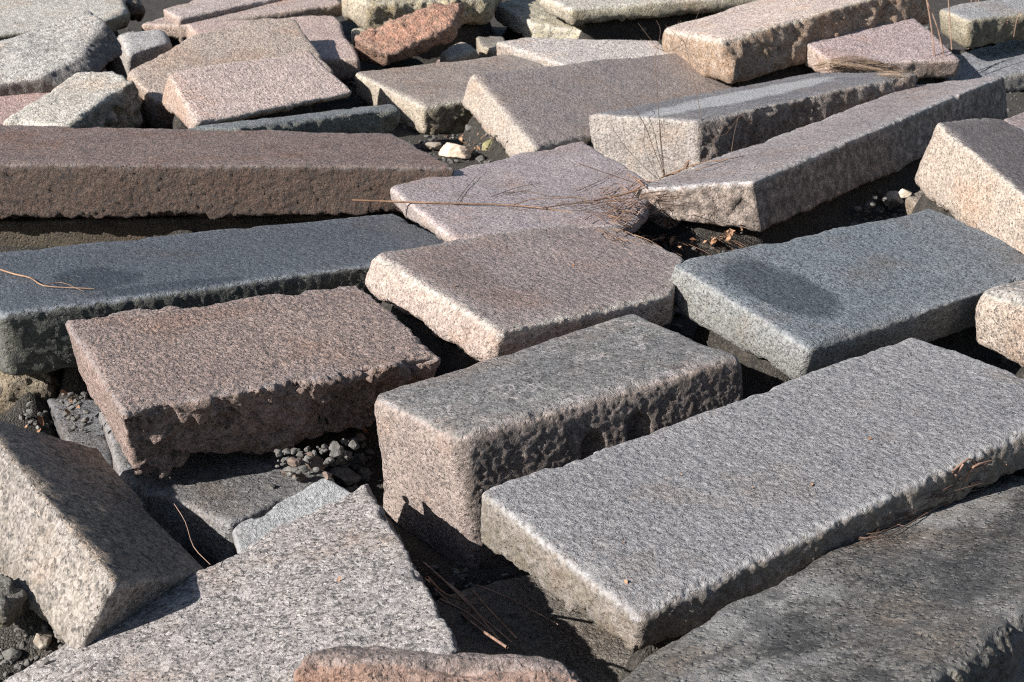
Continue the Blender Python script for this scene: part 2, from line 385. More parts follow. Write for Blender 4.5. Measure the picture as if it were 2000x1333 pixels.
SPEC = [
# ---- foreground and middle rows
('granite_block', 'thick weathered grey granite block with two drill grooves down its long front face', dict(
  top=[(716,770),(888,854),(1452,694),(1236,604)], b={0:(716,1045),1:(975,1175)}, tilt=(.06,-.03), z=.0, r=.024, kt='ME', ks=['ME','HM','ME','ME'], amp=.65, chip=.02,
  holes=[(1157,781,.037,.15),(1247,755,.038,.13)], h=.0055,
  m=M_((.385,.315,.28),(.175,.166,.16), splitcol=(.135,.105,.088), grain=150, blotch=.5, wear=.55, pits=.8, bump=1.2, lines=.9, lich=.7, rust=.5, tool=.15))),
('granite_block', 'broad pale grey granite slab with a ragged lower rim, lying across the right foreground', dict(
  top=[(938,960),(1240,1207),(2133,781),(1780,653)], b={0:(938,1072),1:(1250,1278)}, tilt=(.08,.03), r=.012, kt='PT', ks=['RG','RG','ME','ME'], chip=.035, amp=.7, fs=.06,
  chips=[(1085,1150,.10,.16)], h=.0058,
  m=M_((.36,.325,.30),(.198,.190,.192), splitcol=(.16,.135,.105), grain=300, bump=.75, streak=1.4, blotch=.22, wear=.9, tool=.9, moss=.25, wearcol=(.44,.43,.43)))),
('granite_boulder', 'big dark speckled rock with a pale blotch, filling the lower right corner', dict(
  top=[(1060,1420),(1560,1540),(2330,955),(1850,890)], t=.42, tilt=(.08,-.18), r=.045, kt='ME', ks=['ME','RG','ME','ME'], amp=1.0, chip=.012, spall=2,
  m=M_((.17,.155,.13),(0.120,0.112,0.102), contrast=.95, grain=95, tool=0, rust=.6, blotch=.75, wear=.4, pits=1.3, bump=1.3, wearcol=(.25,.24,.22), vein=.8, veincol=(.30,.29,.28)))),
('granite_block', 'pinkish grey block with a bright pale left end, in the middle behind the drilled block', dict(
  top=[(720,490),(978,650),(1314,574),(1342,500),(1165,428)], b={0:(716,565),1:(925,720)}, tilt=(-.05,.0), r=.016, kt='PT', ks=['RG','RG','ME','ME','ME'], amp=.6, chip=.03,
  m=M_((.47,.385,.335),(0.240,0.185,0.171), splitcol=(.44,.345,.29), grain=250, streak=1.6, blotch=.35, wear=.8, tool=1.0, stain_px=[(880,530,.13,.35,.55)], staincol=(.75,.66,.58)))),
('granite_block', 'reddish pitted slab with a deeply broken hollow front face, left of the drilled block', dict(
  top=[(120,620),(238,806),(872,693),(697,556)], b={0:(134,736)}, t=.215, taper=.13, tilt=(-.03,-.01), r=.012, kt='PT', ks=['ME','VR','ME','ME'], amp=1.05, fs=.15, flo=4.0, chip=.05,
  h=.0055,
  m=M_((.36,.265,.23),(.255,.182,.152), splitcol=(.22,.15,.115), grain=130, blotch=.3, tool=1.0, wear=.6, pits=1.0, bump=1.3, wearcol=(.36,.33,.33)))),
('granite_block', 'blue grey slab with a speckled pale end and a dark patch on top', dict(
  top=[(1308,510),(1580,682),(2067,522),(1815,400)], b={0:(1310,590),1:(1542,757)}, tilt=(-.08,.10), r=.02, kt='SM', ks=['ME','SM','ME','ME'], amp=.8, chip=.04,
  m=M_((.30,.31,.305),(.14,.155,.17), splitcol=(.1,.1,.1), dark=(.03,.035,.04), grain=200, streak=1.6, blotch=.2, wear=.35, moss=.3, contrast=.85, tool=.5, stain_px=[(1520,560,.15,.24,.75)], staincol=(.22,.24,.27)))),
('granite_block', 'pale pink speckled block cut off by the right edge, beside the blue grey slab', dict(
  top=[(1895,560),(2030,602),(2330,520),(2150,498)], b={0:(1903,668),1:(2030,748)}, tilt=(.12,-.10), z=.06, r=.04, kt='ME', ks=['ME','RG','ME','ME'], chip=.04, amp=.8,
  m=M_((.46,.385,.32),(0.270,0.249,0.230), contrast=.95, grain=120, tool=0, blotch=.3, wear=.5))),
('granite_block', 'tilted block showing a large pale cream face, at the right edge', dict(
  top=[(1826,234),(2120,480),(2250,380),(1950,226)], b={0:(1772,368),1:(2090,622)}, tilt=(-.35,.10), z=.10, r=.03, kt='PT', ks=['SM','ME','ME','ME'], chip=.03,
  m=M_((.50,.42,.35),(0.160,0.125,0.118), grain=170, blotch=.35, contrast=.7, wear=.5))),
('granite_block', 'very long straight grey slab running from the dry weeds up to the right', dict(
  top=[(1234,369),(1470,354),(1962,147),(1782,166)], b={0:(1252,415),1:(1488,464),2:(1970,230)}, z=.05, tilt=(.11,-.09), r=.014, kt='SM', ks=['RG','HM','ME','ME'], chip=.025, amp=.75,
  m=M_((.58,.48,.41),(0.250,0.210,0.202), splitcol=(.12,.092,.074), grain=230, bump=.8, streak=1.5, blotch=.4, wear=.7))),
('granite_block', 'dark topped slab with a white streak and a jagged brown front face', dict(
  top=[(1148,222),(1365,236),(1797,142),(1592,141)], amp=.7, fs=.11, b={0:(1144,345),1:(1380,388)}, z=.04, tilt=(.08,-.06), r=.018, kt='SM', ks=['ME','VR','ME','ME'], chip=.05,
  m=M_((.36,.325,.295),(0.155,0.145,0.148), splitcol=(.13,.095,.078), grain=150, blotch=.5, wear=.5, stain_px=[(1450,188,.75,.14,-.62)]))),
('granite_block', 'brownish grey block with a rounded pale left end, behind the white streaked slab', dict(
  z=-.06, top=[(918,140),(1048,293),(1470,195),(1350,98)], b={0:(912,217),1:(985,325)}, tilt=(-.25,.16), r=.025, kt='SM', ks=['ME','ME','ME','ME'], chip=.03,
  m=M_((.44,.38,.32),(0.250,0.205,0.184), grain=230, bump=.8, streak=1.6, blotch=.35, wear=.4))),
('granite_block', 'flat mauve grey slab under the fallen dry stalk, in the middle of the pile', dict(
  top=[(753,360),(885,468),(1240,438),(1300,370),(1142,271)], b={0:(768,415),1:(868,480)}, tilt=(-.04,.0), r=.025, kt='SM', ks=['ME','ME','ME','ME','ME'], chip=.03,
  m=M_((.40,.34,.315),(0.290,0.240,0.239), grain=280, bump=.7, streak=1.5, blotch=.3, wear=.5))),
('granite_block', 'very long dark brown slab with a coarse hammered front face at the left edge', dict(
  top=[(-250,318),(890,327),(768,261),(-250,236)], b={0:(-250,440),1:(872,410)}, tilt=(-.02,-.02), z=.08, r=.012, kt='SM', ks=['HC','ME','ME','ME'], chip=.03, h=.0075,
  m=M_((.10,.06,.042),(.17,.112,.092), splitcol=(.072,.042,.028), contrast=1.0, grain=140, blotch=.35, rust=.7, wear=.6, pits=.4, bump=1.6, wearcol=(.28,.25,.24)))),
('granite_block', 'long blue black slab with a smooth tooled top, left of centre', dict(
  top=[(0,614),(870,499),(892,474),(768,416),(-175,507)], b={0:(21,742)}, tilt=(-.01,-.06), z=-.04, r=.012, kt='SM', ks=['HM','ME','ME','ME','ME'], chip=.03, amp=.7,
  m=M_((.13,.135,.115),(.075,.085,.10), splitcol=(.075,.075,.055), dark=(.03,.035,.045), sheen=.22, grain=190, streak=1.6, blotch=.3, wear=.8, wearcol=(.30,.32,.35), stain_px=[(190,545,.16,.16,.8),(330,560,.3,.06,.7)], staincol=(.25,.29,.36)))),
('granite_block', 'low dark grey slab half buried beneath the reddish pitted slab', dict(
  top=[(192,797),(238,932),(450,1026),(660,930),(430,780)], b={}, t=.16, tilt=(-.02,-.04), z=-.27, r=.012, kt='ME', ks=['ME','HP','ME','ME','ME'], chip=.03,
  m=M_((.22,.205,.20),(0.150,0.145,0.143), splitcol=(.2,.2,.2), grain=150, blotch=.4, wear=.6))),
('granite_block', 'tilted pinkish grey speckled slab with its broken tip pointing at the drilled block', dict(
  top=[(719,934),(896,1262),(500,1600),(-110,1392)], t=.16, tilt=(.17,-.02), z=-.18, r=.010, kt='ME', ks=['RG','RG','RG','RG'], chip=.03, spall=2, amp=.9, h=.0048,
  m=M_((.30,.27,.25),(.305,.275,.258), grain=100, tool=.15, blotch=.22, wear=.35, pits=.9, contrast=.9))),
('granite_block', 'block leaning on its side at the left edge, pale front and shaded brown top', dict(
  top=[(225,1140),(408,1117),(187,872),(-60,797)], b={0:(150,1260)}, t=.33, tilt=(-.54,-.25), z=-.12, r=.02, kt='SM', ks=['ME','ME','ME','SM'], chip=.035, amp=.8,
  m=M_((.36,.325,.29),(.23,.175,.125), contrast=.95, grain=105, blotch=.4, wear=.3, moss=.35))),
('granite_block', 'rough salmon coloured slab on edge at the bottom of the frame', dict(
  top=[(545,1284),(1160,1306),(1110,1276),(650,1250)], b={0:(512,1430),1:(1180,1430)}, tilt=(-.02,-.30), z=.06, r=.03, kt='ME', ks=['ME','ME','ME','ME'], chip=.06, amp=.9, h=.0048,
  m=M_((.30,.20,.158),(0.200,0.155,0.138), grain=120, blotch=.35, wear=.4, contrast=.9))),
('granite_block', 'flat dark slab lying in the shaded pit under the broad pale slab', dict(
  top=[(800,1180),(960,1420),(1560,1230),(1200,1075)], t=.16, tilt=(0,0), z=-.36, r=.02, kt='ME', ks=['ME']*4, chip=.03, h=.009,
  m=M_((.2,.18,.15),(0.150,0.130,0.108), grain=130, blotch=.5, wear=.2, moss=.4))),
('mossy_rock', 'small dark mossy rock at the lower left edge above the pebbles', dict(
  top=[(-80,1155),(8,1190),(58,1150),(-20,1100)], b={1:(6,1255),2:(56,1200)}, tilt=(0,0), z=-.2, r=.04, kt='RG', ks=['RG']*4, cat='rock',
  m=M_((.12,.11,.085),(0.100,0.095,0.082), grain=120, blotch=.6, moss=.8))),
('mossy_rock', 'lumpy olive brown rock under the left end of the blue black slab', dict(
  top=[(-60,748),(128,736),(120,690),(-60,690)], b={0:(-60,850),1:(100,815)}, tilt=(0,0), z=-.27, r=.05, kt='RG', ks=['RG']*4, cat='rock', amp=1.0,
  m=M_((.22,.175,.115),(0.200,0.160,0.102), grain=120, blotch=.6, moss=.7))),
('granite_rock', 'small dull red stone wedged in the gap beside the leaning block', dict(
  top=[(288,995),(335,1075),(380,1042),(350,980)], t=.15, tilt=(0,.2), z=-.34, r=.03, kt='RG', ks=['RG']*4, cat='rock',
  m=M_((.19,.13,.115),(0.170,0.120,0.108), grain=130, blotch=.4))),
('mossy_rock', 'brown mossy ledge stone under the very long dark brown slab', dict(
  top=[(-250,440),(745,420),(735,398),(-250,400)], t=.25, tilt=(0,0), z=-.18, r=.03, kt='ME', ks=['ME']*4, h=.014,
  m=M_((.075,.055,.032),(.07,.05,.032), grain=110, blotch=.6, moss=.5))),
('granite_block', 'pale grey smooth wedge of stone behind the broken tip of the speckled slab', dict(
  top=[(446,1028),(468,1100),(704,968),(634,932)], t=.14, tilt=(.1,.55), z=-.24, r=.01, kt='SM', ks=['ME']*4, spall=2,
  m=M_((.25,.25,.25),(.27,.275,.28), grain=260, blotch=.2, wear=.5, pits=.4, contrast=.6))),
('granite_rock', 'dark bluish stone end standing in the black gap left of the reddish pitted slab', dict(
  top=[(90,775),(150,910),(232,935),(195,780)], t=.2, tilt=(.1,0), z=-.31, r=.015, kt='ME', ks=['ME']*4, cat='rock',
  m=M_((.13,.13,.135),(.12,.12,.125), grain=150, blotch=.4, wear=.3))),
# ---- back rows, left
('granite_block', 'pale pink block with a smooth sunny face, behind the thin dark slab', dict(
  top=[(326,142),(383,245),(695,181),(607,97)], b={0:(318,215),1:(352,258),2:(695,198)}, tilt=(-.25,.24), z=.08, r=.022, kt='SM', ks=['ME','RG','ME','ME'], amp=.8,
  m=M_((.46,.365,.31),(0.520,0.400,0.351), splitcol=(.3,.22,.14), grain=170, blotch=.2, wear=.5))),
('granite_block', 'thin dark green grey slab with a jagged edge, in front of the pale pink block', dict(
  top=[(462,251),(788,211),(768,201),(345,249)], b={1:(772,262)}, tilt=(-.02,-.05), z=.0, r=.02, kt='SM', ks=['VR','RG','ME','ME'], amp=.7,
  m=M_((.14,.145,.12),(.15,.16,.165), splitcol=(.15,.155,.13), dark=(.03,.035,.035), grain=150, blotch=.4, wear=.4))),
('granite_block', 'square block with a cream lit end and a brown top, back row left of centre', dict(
  top=[(690,141),(828,208),(960,188),(1078,130),(1000,104)], b={0:(700,195),1:(825,270)}, z=-.07, tilt=(0,.03), t=.22, r=.022, kt='SM', ks=['ME','RG','ME','ME','ME'], chip=.04,
  m=M_((.50,.43,.34),(0.260,0.210,0.179), splitcol=(.13,.105,.06), grain=150, blotch=.4, wear=.5, moss=.4))),
('boulder', 'cream yellow boulder with a dark rough broken end, left of the pale pink block', dict(
  top=[(0,236),(125,248),(256,160),(225,141),(150,142)], b={1:(150,292),2:(306,252)}, tilt=(.02,.15), z=.08, r=.02, kt='ME', ks=['ME','VR','RG','ME','ME'], cat='boulder', chip=.05, t=.3,
  m=M_((.47,.425,.36),(.47,.425,.365), splitcol=(.13,.125,.09), dark=(.1,.1,.08), grain=110, blotch=.25, contrast=.7))),
('boulder', 'large grey boulder with a dark facet at its right tip, upper left', dict(
  top=[(-80,105),(-60,175),(78,152),(157,116),(207,42),(172,20)], b={3:(232,136),4:(246,102),2:(95,160)}, tilt=(.05,.22), z=.15, r=.015, kt='ME', ks=['ME','ME','RG','RG','ME','ME'], cat='boulder', t=.2,
  m=M_((.20,.18,.165),(.37,.345,.315), splitcol=(.11,.105,.105), grain=90, blotch=.5, wear=.2))),
('granite_block', 'pale cream slab with a mossy right end, top left corner of the pile', dict(
  top=[(-200,98),(215,38),(255,20),(236,-25),(-200,-30)], b={1:(222,60),2:(256,56)}, tilt=(0,.06), z=.12, r=.03, kt='SM', ks=['ME','ME','ME','ME','ME'], t=.14,
  m=M_((.20,.18,.11),(.45,.415,.36), grain=110, blotch=.25, moss=.5))),
('granite_block', 'flat dull red slab beneath the large grey boulder, left edge', dict(
  top=[(-160,262),(200,240),(300,175),(180,118),(-160,135)], t=.2, tilt=(-.03,.08), z=-.02, r=.025, kt='SM', ks=['ME']*5,
  m=M_((.34,.23,.19),(0.420,0.290,0.255), grain=150, blotch=.3))),
('granite_block', 'big tan slab sloping down towards the pale pink block', dict(
  top=[(243,140),(306,200),(655,140),(575,36),(510,34),(370,66)], t=.2, tilt=(-.12,.20), z=.1, r=.022, kt='SM', ks=['ME']*6, chip=.04,
  m=M_((.34,.26,.2),(0.400,0.315,0.255), grain=150, blotch=.35, wear=.3))),
('granite_block', 'pinkish brown block behind the big tan slab, with a shaded corner on its right', dict(
  top=[(359,44),(420,110),(706,116),(657,29)], b={2:(706,150)}, t=.25, tilt=(-.02,.12), z=.05, r=.025, kt='SM', ks=['ME']*4,
  m=M_((.38,.28,.23),(0.420,0.310,0.271), grain=150, blotch=.35))),
('granite_block', 'small pale grey block in the gap right of the large grey boulder', dict(
  top=[(226,62),(246,110),(338,78),(322,52)], t=.2, tilt=(0,.1), z=.02, r=.035, kt='SM', ks=['ME']*4,
  m=M_((.38,.35,.32),(0.360,0.340,0.326), grain=130, blotch=.3))),
('granite_block', 'thin pinkish slab with a shaded front edge, back row upper left', dict(
  top=[(274,48),(372,50),(668,6),(640,-22),(480,-20)], b={1:(374,72),2:(668,36)}, tilt=(.02,.06), z=.08, r=.02, kt='SM', ks=['ME','HM','ME','ME','ME'],
  m=M_((.42,.32,.26),(0.400,0.310,0.275), splitcol=(.24,.18,.13), grain=150, blotch=.3))),
('granite_block', 'pale rose slab behind the thin pinkish one, top edge of the frame', dict(
  top=[(318,18),(352,38),(500,6),(640,-22),(540,-50)], t=.2, tilt=(0,.05), z=.12, r=.02, kt='SM', ks=['ME']*5,
  m=M_((.40,.31,.26),(0.420,0.340,0.306), grain=150, blotch=.3))),
('granite_rock', 'small dark brown rough rock beside the pale cream slab, top edge', dict(
  top=[(230,0),(262,14),(287,0),(262,-16)], b={1:(262,34)}, tilt=(0,.1), z=.1, r=.05, kt='RG', ks=['RG']*4, t=.2, cat='rock',
  m=M_((.14,.10,.07),(0.150,0.110,0.082), grain=120, blotch=.5))),
# ---- back rows, centre and right
('boulder', 'big yellowish boulder with mossy underside, top edge behind the red rock', dict(
  top=[(662,-10),(715,8),(962,-8),(985,-60),(690,-58)], b={0:(668,40),1:(712,62),2:(950,58)}, tilt=(0,.05), z=.22, r=.07, kt='RG', ks=['ME','VR','RG','ME','ME'], cat='boulder', t=.3,
  m=M_((.42,.365,.275),(.39,.35,.28), splitcol=(.32,.26,.15), grain=110, blotch=.6, moss=.25))),
('granite_rock', 'rust red rock leaning up to the right, its sunny face rough', dict(
  top=[(690,74),(757,110),(888,50),(907,-4),(848,4),(716,58)], b={1:(760,128),2:(886,86)}, tilt=(-.05,.75), z=.14, r=.03, kt='RG', ks=['RG']*6, cat='rock', t=.22, chip=.05,
  m=M_((.20,.125,.09),(0.440,0.210,0.133), grain=110, blotch=.4, splitcol=(.26,.15,.1)))),
('granite_block', 'chalky white block with a sharp shadow on its face, top centre', dict(
  top=[(966,6),(1035,44),(1150,62),(1130,6),(1040,-12)], b={0:(960,34),1:(1035,78)}, tilt=(-.02,.1), z=.02, r=.015, kt='RG', ks=['ME','RG','RG','ME','ME'], t=.25,
  m=M_((.62,.58,.51),(0.460,0.410,0.326), splitcol=(.34,.30,.2), dark=(.2,.19,.16), grain=110, blotch=.3, contrast=.6, moss=.25))),
('granite_block', 'big pale slab with a rippled shaded front, top edge right of the white block', dict(
  top=[(1045,-10),(1112,18),(1560,-16),(1500,-50)], b={1:(1120,52),2:(1560,12)}, tilt=(0,.05), z=.17, r=.03, kt='SM', ks=['ME','HM','ME','ME'],
  m=M_((.48,.43,.34),(0.440,0.400,0.337), splitcol=(.30,.27,.19), grain=120, blotch=.4, moss=.25))),
('granite_block', 'flat pale grey slab behind the brownish grey block, back row centre', dict(
  top=[(968,82),(1100,128),(1320,106),(1288,78),(1020,70)], t=.2, tilt=(-.02,.08), z=-.02, r=.025, kt='SM', ks=['ME']*5,
  m=M_((.40,.36,.32),(0.460,0.410,0.377), grain=120, blotch=.3))),
('granite_block', 'thin reddish slab with a toothed edge behind the square block', dict(
  top=[(845,116),(900,124),(1028,99),(1014,88)], t=.12, tilt=(-.03,.06), z=-.19, r=.015, kt='SM', ks=['RG']*4, amp=.6,
  m=M_((.20,.13,.10),(0.340,0.249,0.220), grain=140, blotch=.3))),
('granite_rock', 'small stone with one sunny rim in the shade below the white block', dict(
  top=[(930,72),(937,90),(990,94),(985,72)], t=.15, tilt=(0,0), z=-.08, r=.02, kt='ME', ks=['ME']*4, cat='rock',
  m=M_((.36,.31,.23),(0.200,0.180,0.153), grain=130, blotch=.3))),
('granite_rock', 'pale flat stone in the gap just right of the rust red rock', dict(
  top=[(856,104),(876,114),(938,94),(900,73)], t=.15, tilt=(0,.1), z=-.06, r=.03, kt='ME', ks=['ME']*4, cat='rock',
  m=M_((.42,.36,.28),(0.420,0.370,0.306), grain=130, blotch=.3))),
('granite_rock', 'little cream stone left of the rust red rock', dict(
  top=[(683,56),(694,70),(722,60),(708,50)], b={1:(695,80)}, tilt=(0,.1), z=0.0, r=.04, kt='ME', ks=['ME']*4, cat='rock', t=.15,
  m=M_((.48,.42,.31),(0.440,0.390,0.296), grain=130, blotch=.3))),
('granite_block', 'large pale pink block with a craggy brown front, upper right', dict(
  top=[(1284,56),(1405,80),(1812,-34),(1600,-36)], b={1:(1430,170),2:(1818,50)}, tilt=(.14,-.02), z=.22, r=.04, kt='SM', ks=['RG','VR','ME','ME'], chip=.05, amp=.75,
  m=M_((.50,.40,.32),(0.520,0.410,0.347), splitcol=(.25,.165,.105), grain=130, blotch=.35, wear=.5))),
('granite_block', 'mauve block with flattened straw along its foot, upper right', dict(
  top=[(1566,78),(1622,123),(1880,118),(1785,28)], b={0:(1561,126),1:(1610,152)}, tilt=(-.08,.22), z=.06, r=.022, kt='SM', ks=['ME','ME','ME','ME'],
  m=M_((.42,.33,.28),(0.380,0.295,0.286), grain=140, blotch=.3, wear=.4))),
('granite_block', 'bluish grey slab at the right edge behind the very long straight slab', dict(
  top=[(1797,124),(1862,162),(2150,118),(2060,52)], b={0:(1797,160),1:(1866,206)}, tilt=(.02,.08), z=-.10, r=.018, kt='SM', ks=['ME','ME','ME','ME'],
  m=M_((.30,.29,.27),(.22,.22,.235), dark=(.04,.045,.05), grain=130, blotch=.25, wear=.3))),
('granite_block', 'grey block with a pale mossy left end behind the reeds, top right corner', dict(
  top=[(1832,16),(1890,40),(2100,12),(2040,-25)], b={0:(1835,66),1:(1890,102)}, tilt=(.0,.06), z=.2, r=.025, kt='SM', ks=['ME','RG','ME','ME'],
  m=M_((.40,.36,.27),(0.280,0.270,0.265), splitcol=(.12,.105,.07), grain=130, blotch=.35, moss=.5))),
('granite_block', 'small mauve slab corner at the right edge behind the tilted cream block', dict(
  top=[(1958,232),(1990,268),(2130,250),(2060,194)], t=.2, tilt=(-.05,.1), z=.0, r=.02, kt='SM', ks=['ME']*4,
  m=M_((.36,.3,.27),(0.260,0.215,0.214), grain=140, blotch=.3))),
('granite_block', 'brown half buried slab under the tilted cream block beside the loose pebbles', dict(
  top=[(1765,385),(1850,430),(1915,405),(1830,358)], t=.12, tilt=(0,.05), z=-.2, r=.02, kt='ME', ks=['ME']*4,
  m=M_((.24,.19,.14),(0.220,0.180,0.143), grain=140, blotch=.4))),
]
for i, (nm, lab, s) in enumerate(SPEC):
    s['label'] = lab; s['group'] = G; s['seed'] = i + 1
    build_stone(nm, s)
# ------------------------------------------------------------------ ground (soil rising gently to the back), as one sheet to the horizon
RNG = np.random.RandomState(11)
def soil_base(x, y):
    z = -.37 + .10 * np.clip((y - 5.9) / 1.6, 0, 1) + .03 * np.clip((y - 8) / 3, 0, 1)
    for (u, v, h, r) in [(1370, 462, .20, .22), (1262, 425, .18, .16), (1700, 405, .12, .25)]:      # little heaps of blown-in soil and litter
        p = onz(u, v, -.16); z = z + h * np.exp(-((x - p[0]) ** 2 + (y - p[1]) ** 2) / (r * r))
    return z
def local_floor(Pw):
    """lowest rock underside above each ground point, and whether the point is well inside a footprint"""
    cap = np.full(len(Pw), 9.0); lift = np.full(len(Pw), -9.0)
    for s in STONES:
        q = (Pw - s['org']) @ s['R']; lo = s['b'].min(0) - .1; hi = s['b'].max(0) + .1
        m = (q[:, 0] > lo[0]) & (q[:, 0] < hi[0]) & (q[:, 1] > lo[1]) & (q[:, 1] < hi[1])
        if not m.any(): continue
        idx = np.where(m)[0]
        # ray upwards through the half spaces
        Mw = s['M'] @ s['R'].T; f0 = Pw[idx] @ Mw.T - (s['D'] + Mw @ s['org']); k = Mw[:, 2]
        tmin = np.full(len(idx), -9.0); tmax = np.full(len(idx), 9.0); ok = np.ones(len(idx), bool)
        for i in range(len(k)):
            if abs(k[i]) < 1e-6: ok &= f0[:, i] < 0; continue
            t = -f0[:, i] / k[i]
            if k[i] > 0: tmax = np.minimum(tmax, t)
            else: tmin = np.maximum(tmin, t)
        ok &= tmin < tmax
        zb = Pw[idx, 2] + tmin
        cap[idx[ok]] = np.minimum(cap[idx[ok]], zb[ok])
        tin = f0[:, 1:-1].max(1) < -.07
        ok2 = ok & tin; lift[idx[ok2]] = np.maximum(lift[idx[ok2]], zb[ok2])
    return cap, lift
def gaxis(a, b, step, far):
    core = np.arange(a, b + step, step); out = []
    d = step
    x = b
    while x < far: d *= 1.35; x += d; out.append(x)
    neg = []; d = step; x = a
    while x > -far: d *= 1.35; x -= d; neg.append(x)
    return np.array(neg[::-1] + list(core) + out)
gx = gaxis(-4.2, 5.2, .03, 400); gy = gaxis(1.2, 14, .03, 400)
GX, GY = np.meshgrid(gx, gy, indexing='ij')
Pg = np.stack([GX.ravel(), GY.ravel(), np.zeros(GX.size)], 1); Pg[:, 2] = soil_base(Pg[:, 0], Pg[:, 1])
cap, lift = local_floor(Pg)
z = Pg[:, 2].copy(); z = np.where(lift > -5, np.clip(lift + .012, z, z + .45), z); z = np.where(cap < 5, np.minimum(z, cap + .02), z)
Z = z.reshape(GX.shape)
for it in range(3):
    Zs = Z.copy(); Zs[1:-1, 1:-1] = (Z[1:-1, 1:-1] * 2 + Z[:-2, 1:-1] + Z[2:, 1:-1] + Z[1:-1, :-2] + Z[1:-1, 2:]) / 6; Z = Zs
z = Z.ravel() + .018 * fbm(Pg, 6, 4, 3) + .006 * fbm(Pg, 30, 2, 5)
Pg[:, 2] = z
nx, ny = GX.shape; I = np.arange(nx * ny).reshape(nx, ny)
Qg = np.stack([I[:-1, :-1].ravel(), I[1:, :-1].ravel(), I[1:, 1:].ravel(), I[:-1, 1:].ravel()], 1)
N = NT('soil'); co = N.n('ShaderNodeTexCoord').outputs['Object']
c = N.ramp(N.noise(co, 14, 6, .7), [(.3, (.012, .010, .008)), (.55, (.032, .026, .020)), (.75, (.075, .062, .048))])
vo = N.n('ShaderNodeTexVoronoi', i_Vector=co, i_Scale=190.0)
gs = N.n('ShaderNodeSeparateColor', i_0=vo.outputs['Color']).outputs[0]
c = N.mix(N.maprange(gs, .5, .95, 0, .5), c, rgb((.12, .108, .095)))
N.t.links.new(c, N.p.inputs['Base Color']); N.p.inputs['Roughness'].default_value = .95
hb = N.math('ADD', N.noise(co, 60, 5, .7), N.math('MULTIPLY', vo.outputs['Distance'], -.8))
N.t.links.new(N.n('ShaderNodeBump', i_Height=hb, i_Strength=.9, i_Distance=.012).outputs[0], N.p.inputs['Normal'])
ground = link('ground', mesh_from('ground', Pg, Qg, [N.m])); tag(ground, kind='structure')
ZG = z.reshape(GX.shape)
def gz(x, y):
    i = np.clip(np.searchsorted(gx, x) - 1, 0, nx - 2); j = np.clip(np.searchsorted(gy, y) - 1, 0, ny - 2)
    fx = (x - gx[i]) / (gx[i+1] - gx[i]); fy = (y - gy[j]) / (gy[j+1] - gy[j])
    return (ZG[i, j] * (1-fx) * (1-fy) + ZG[i+1, j] * fx * (1-fy) + ZG[i, j+1] * (1-fx) * fy + ZG[i+1, j+1] * fx * fy)
def ground_at(u, v):
    d = ray(u, v); t = (-.3 - CAMZ) / d[2]
    for k in range(12):
        p = CAM + d * t; t = (float(gz(p[0], p[1])) - CAMZ) / d[2]
    return CAM + d * t
import bmesh
from mathutils.bvhtree import BVHTree
_dg = None
_BV = []
for s in STONES:
    s['lo'] = s['P'].min(0); s['hi'] = s['P'].max(0)
def surface_at(u, v):
    """first rock or soil surface under that pixel of the photograph"""
    o = mathutils.Vector(CAM); d = mathutils.Vector(ray(u, v)); best = None
    for s in STONES:
        ob = s['o']; mi = MI[s['o'].name]
        hit, p, nn, _ = ob.ray_cast(mi @ o, (mi.to_3x3() @ d).normalized())
        if hit:
            pw = MW[s['o'].name] @ p; L = (pw - o).length
            if best is None or L < best[0]: best = (L, pw)
    g = mathutils.Vector(ground_at(u, v)); L = (g - o).length
    if best is None or L < best[0]: best = (L, g)
    return np.array(best[1])
bpy.context.view_layer.update()
MW = {s['o'].name: s['o'].matrix_world.copy() for s in STONES}; MI = {k: m.inverted() for k, m in MW.items()}

# ------------------------------------------------------------------ pebbles and gravel
def flat_mat(name, stops, scale=40, rough=.85, bump=.003, detail=4):
    N = NT(name); co = N.n('ShaderNodeTexCoord').outputs['Object']
    oi = N.n('ShaderNodeObjectInfo').outputs['Random']
    c = N.ramp(N.noise(co, scale, detail, .65), stops)
    k = N.maprange(oi, 0, 1, .7, 1.25)
    c = N.mix(1.0, c, N.n('ShaderNodeCombineColor', i_0=k, i_1=k, i_2=k).outputs[0], 'MULTIPLY')
    N.t.links.new(c, N.p.inputs['Base Color']); N.p.inputs['Roughness'].default_value = rough
    N.t.links.new(N.n('ShaderNodeBump', i_Height=N.noise(co, scale * 3, 3), i_Strength=.6, i_Distance=bump).outputs[0], N.p.inputs['Normal'])
    return N.m
PEB = flat_mat('pebble_grey', [(.3, (.07, .067, .06)), (.55, (.15, .14, .128)), (.75, (.26, .245, .22))])
PEBT = flat_mat('pebble_tan', [(.3, (.20, .16, .12)), (.55, (.36, .31, .25)), (.75, (.46, .41, .34))])
PEBR = flat_mat('pebble_brown', [(.3, (.09, .065, .05)), (.55, (.17, .125, .10)), (.75, (.24, .19, .15))])
def ico(sub):
    bm = bmesh.new(); bmesh.ops.create_icosphere(bm, subdivisions=sub, radius=1); bm.verts.ensure_lookup_table()
    V = np.array([v.co[:] for v in bm.verts]); Fc = np.array([[v.index for v in f.verts] for f in bm.faces]); bm.free(); return V, Fc
V3, F3 = ico(5); V1, F1 = ico(2)
def rock_verts(V, seed, sx, sy, sz, rg=.28):
    r = np.random.RandomState(seed); P = V.copy()
    for k in range(14):                                # a few broken planes
        m = r.randn(3); m /= np.linalg.norm(m); dd = r.uniform(.5, .85); h = P @ m - dd; P = P - np.clip(h, 0, None)[:, None] * m * .9
    P = P * (1 + rg * .5 * fbm(P + seed, 1.2, 2, seed) + .05 * fbm(P + seed, 5, 2, seed))[:, None]
    return P * np.array([sx, sy, sz])
npb = 0
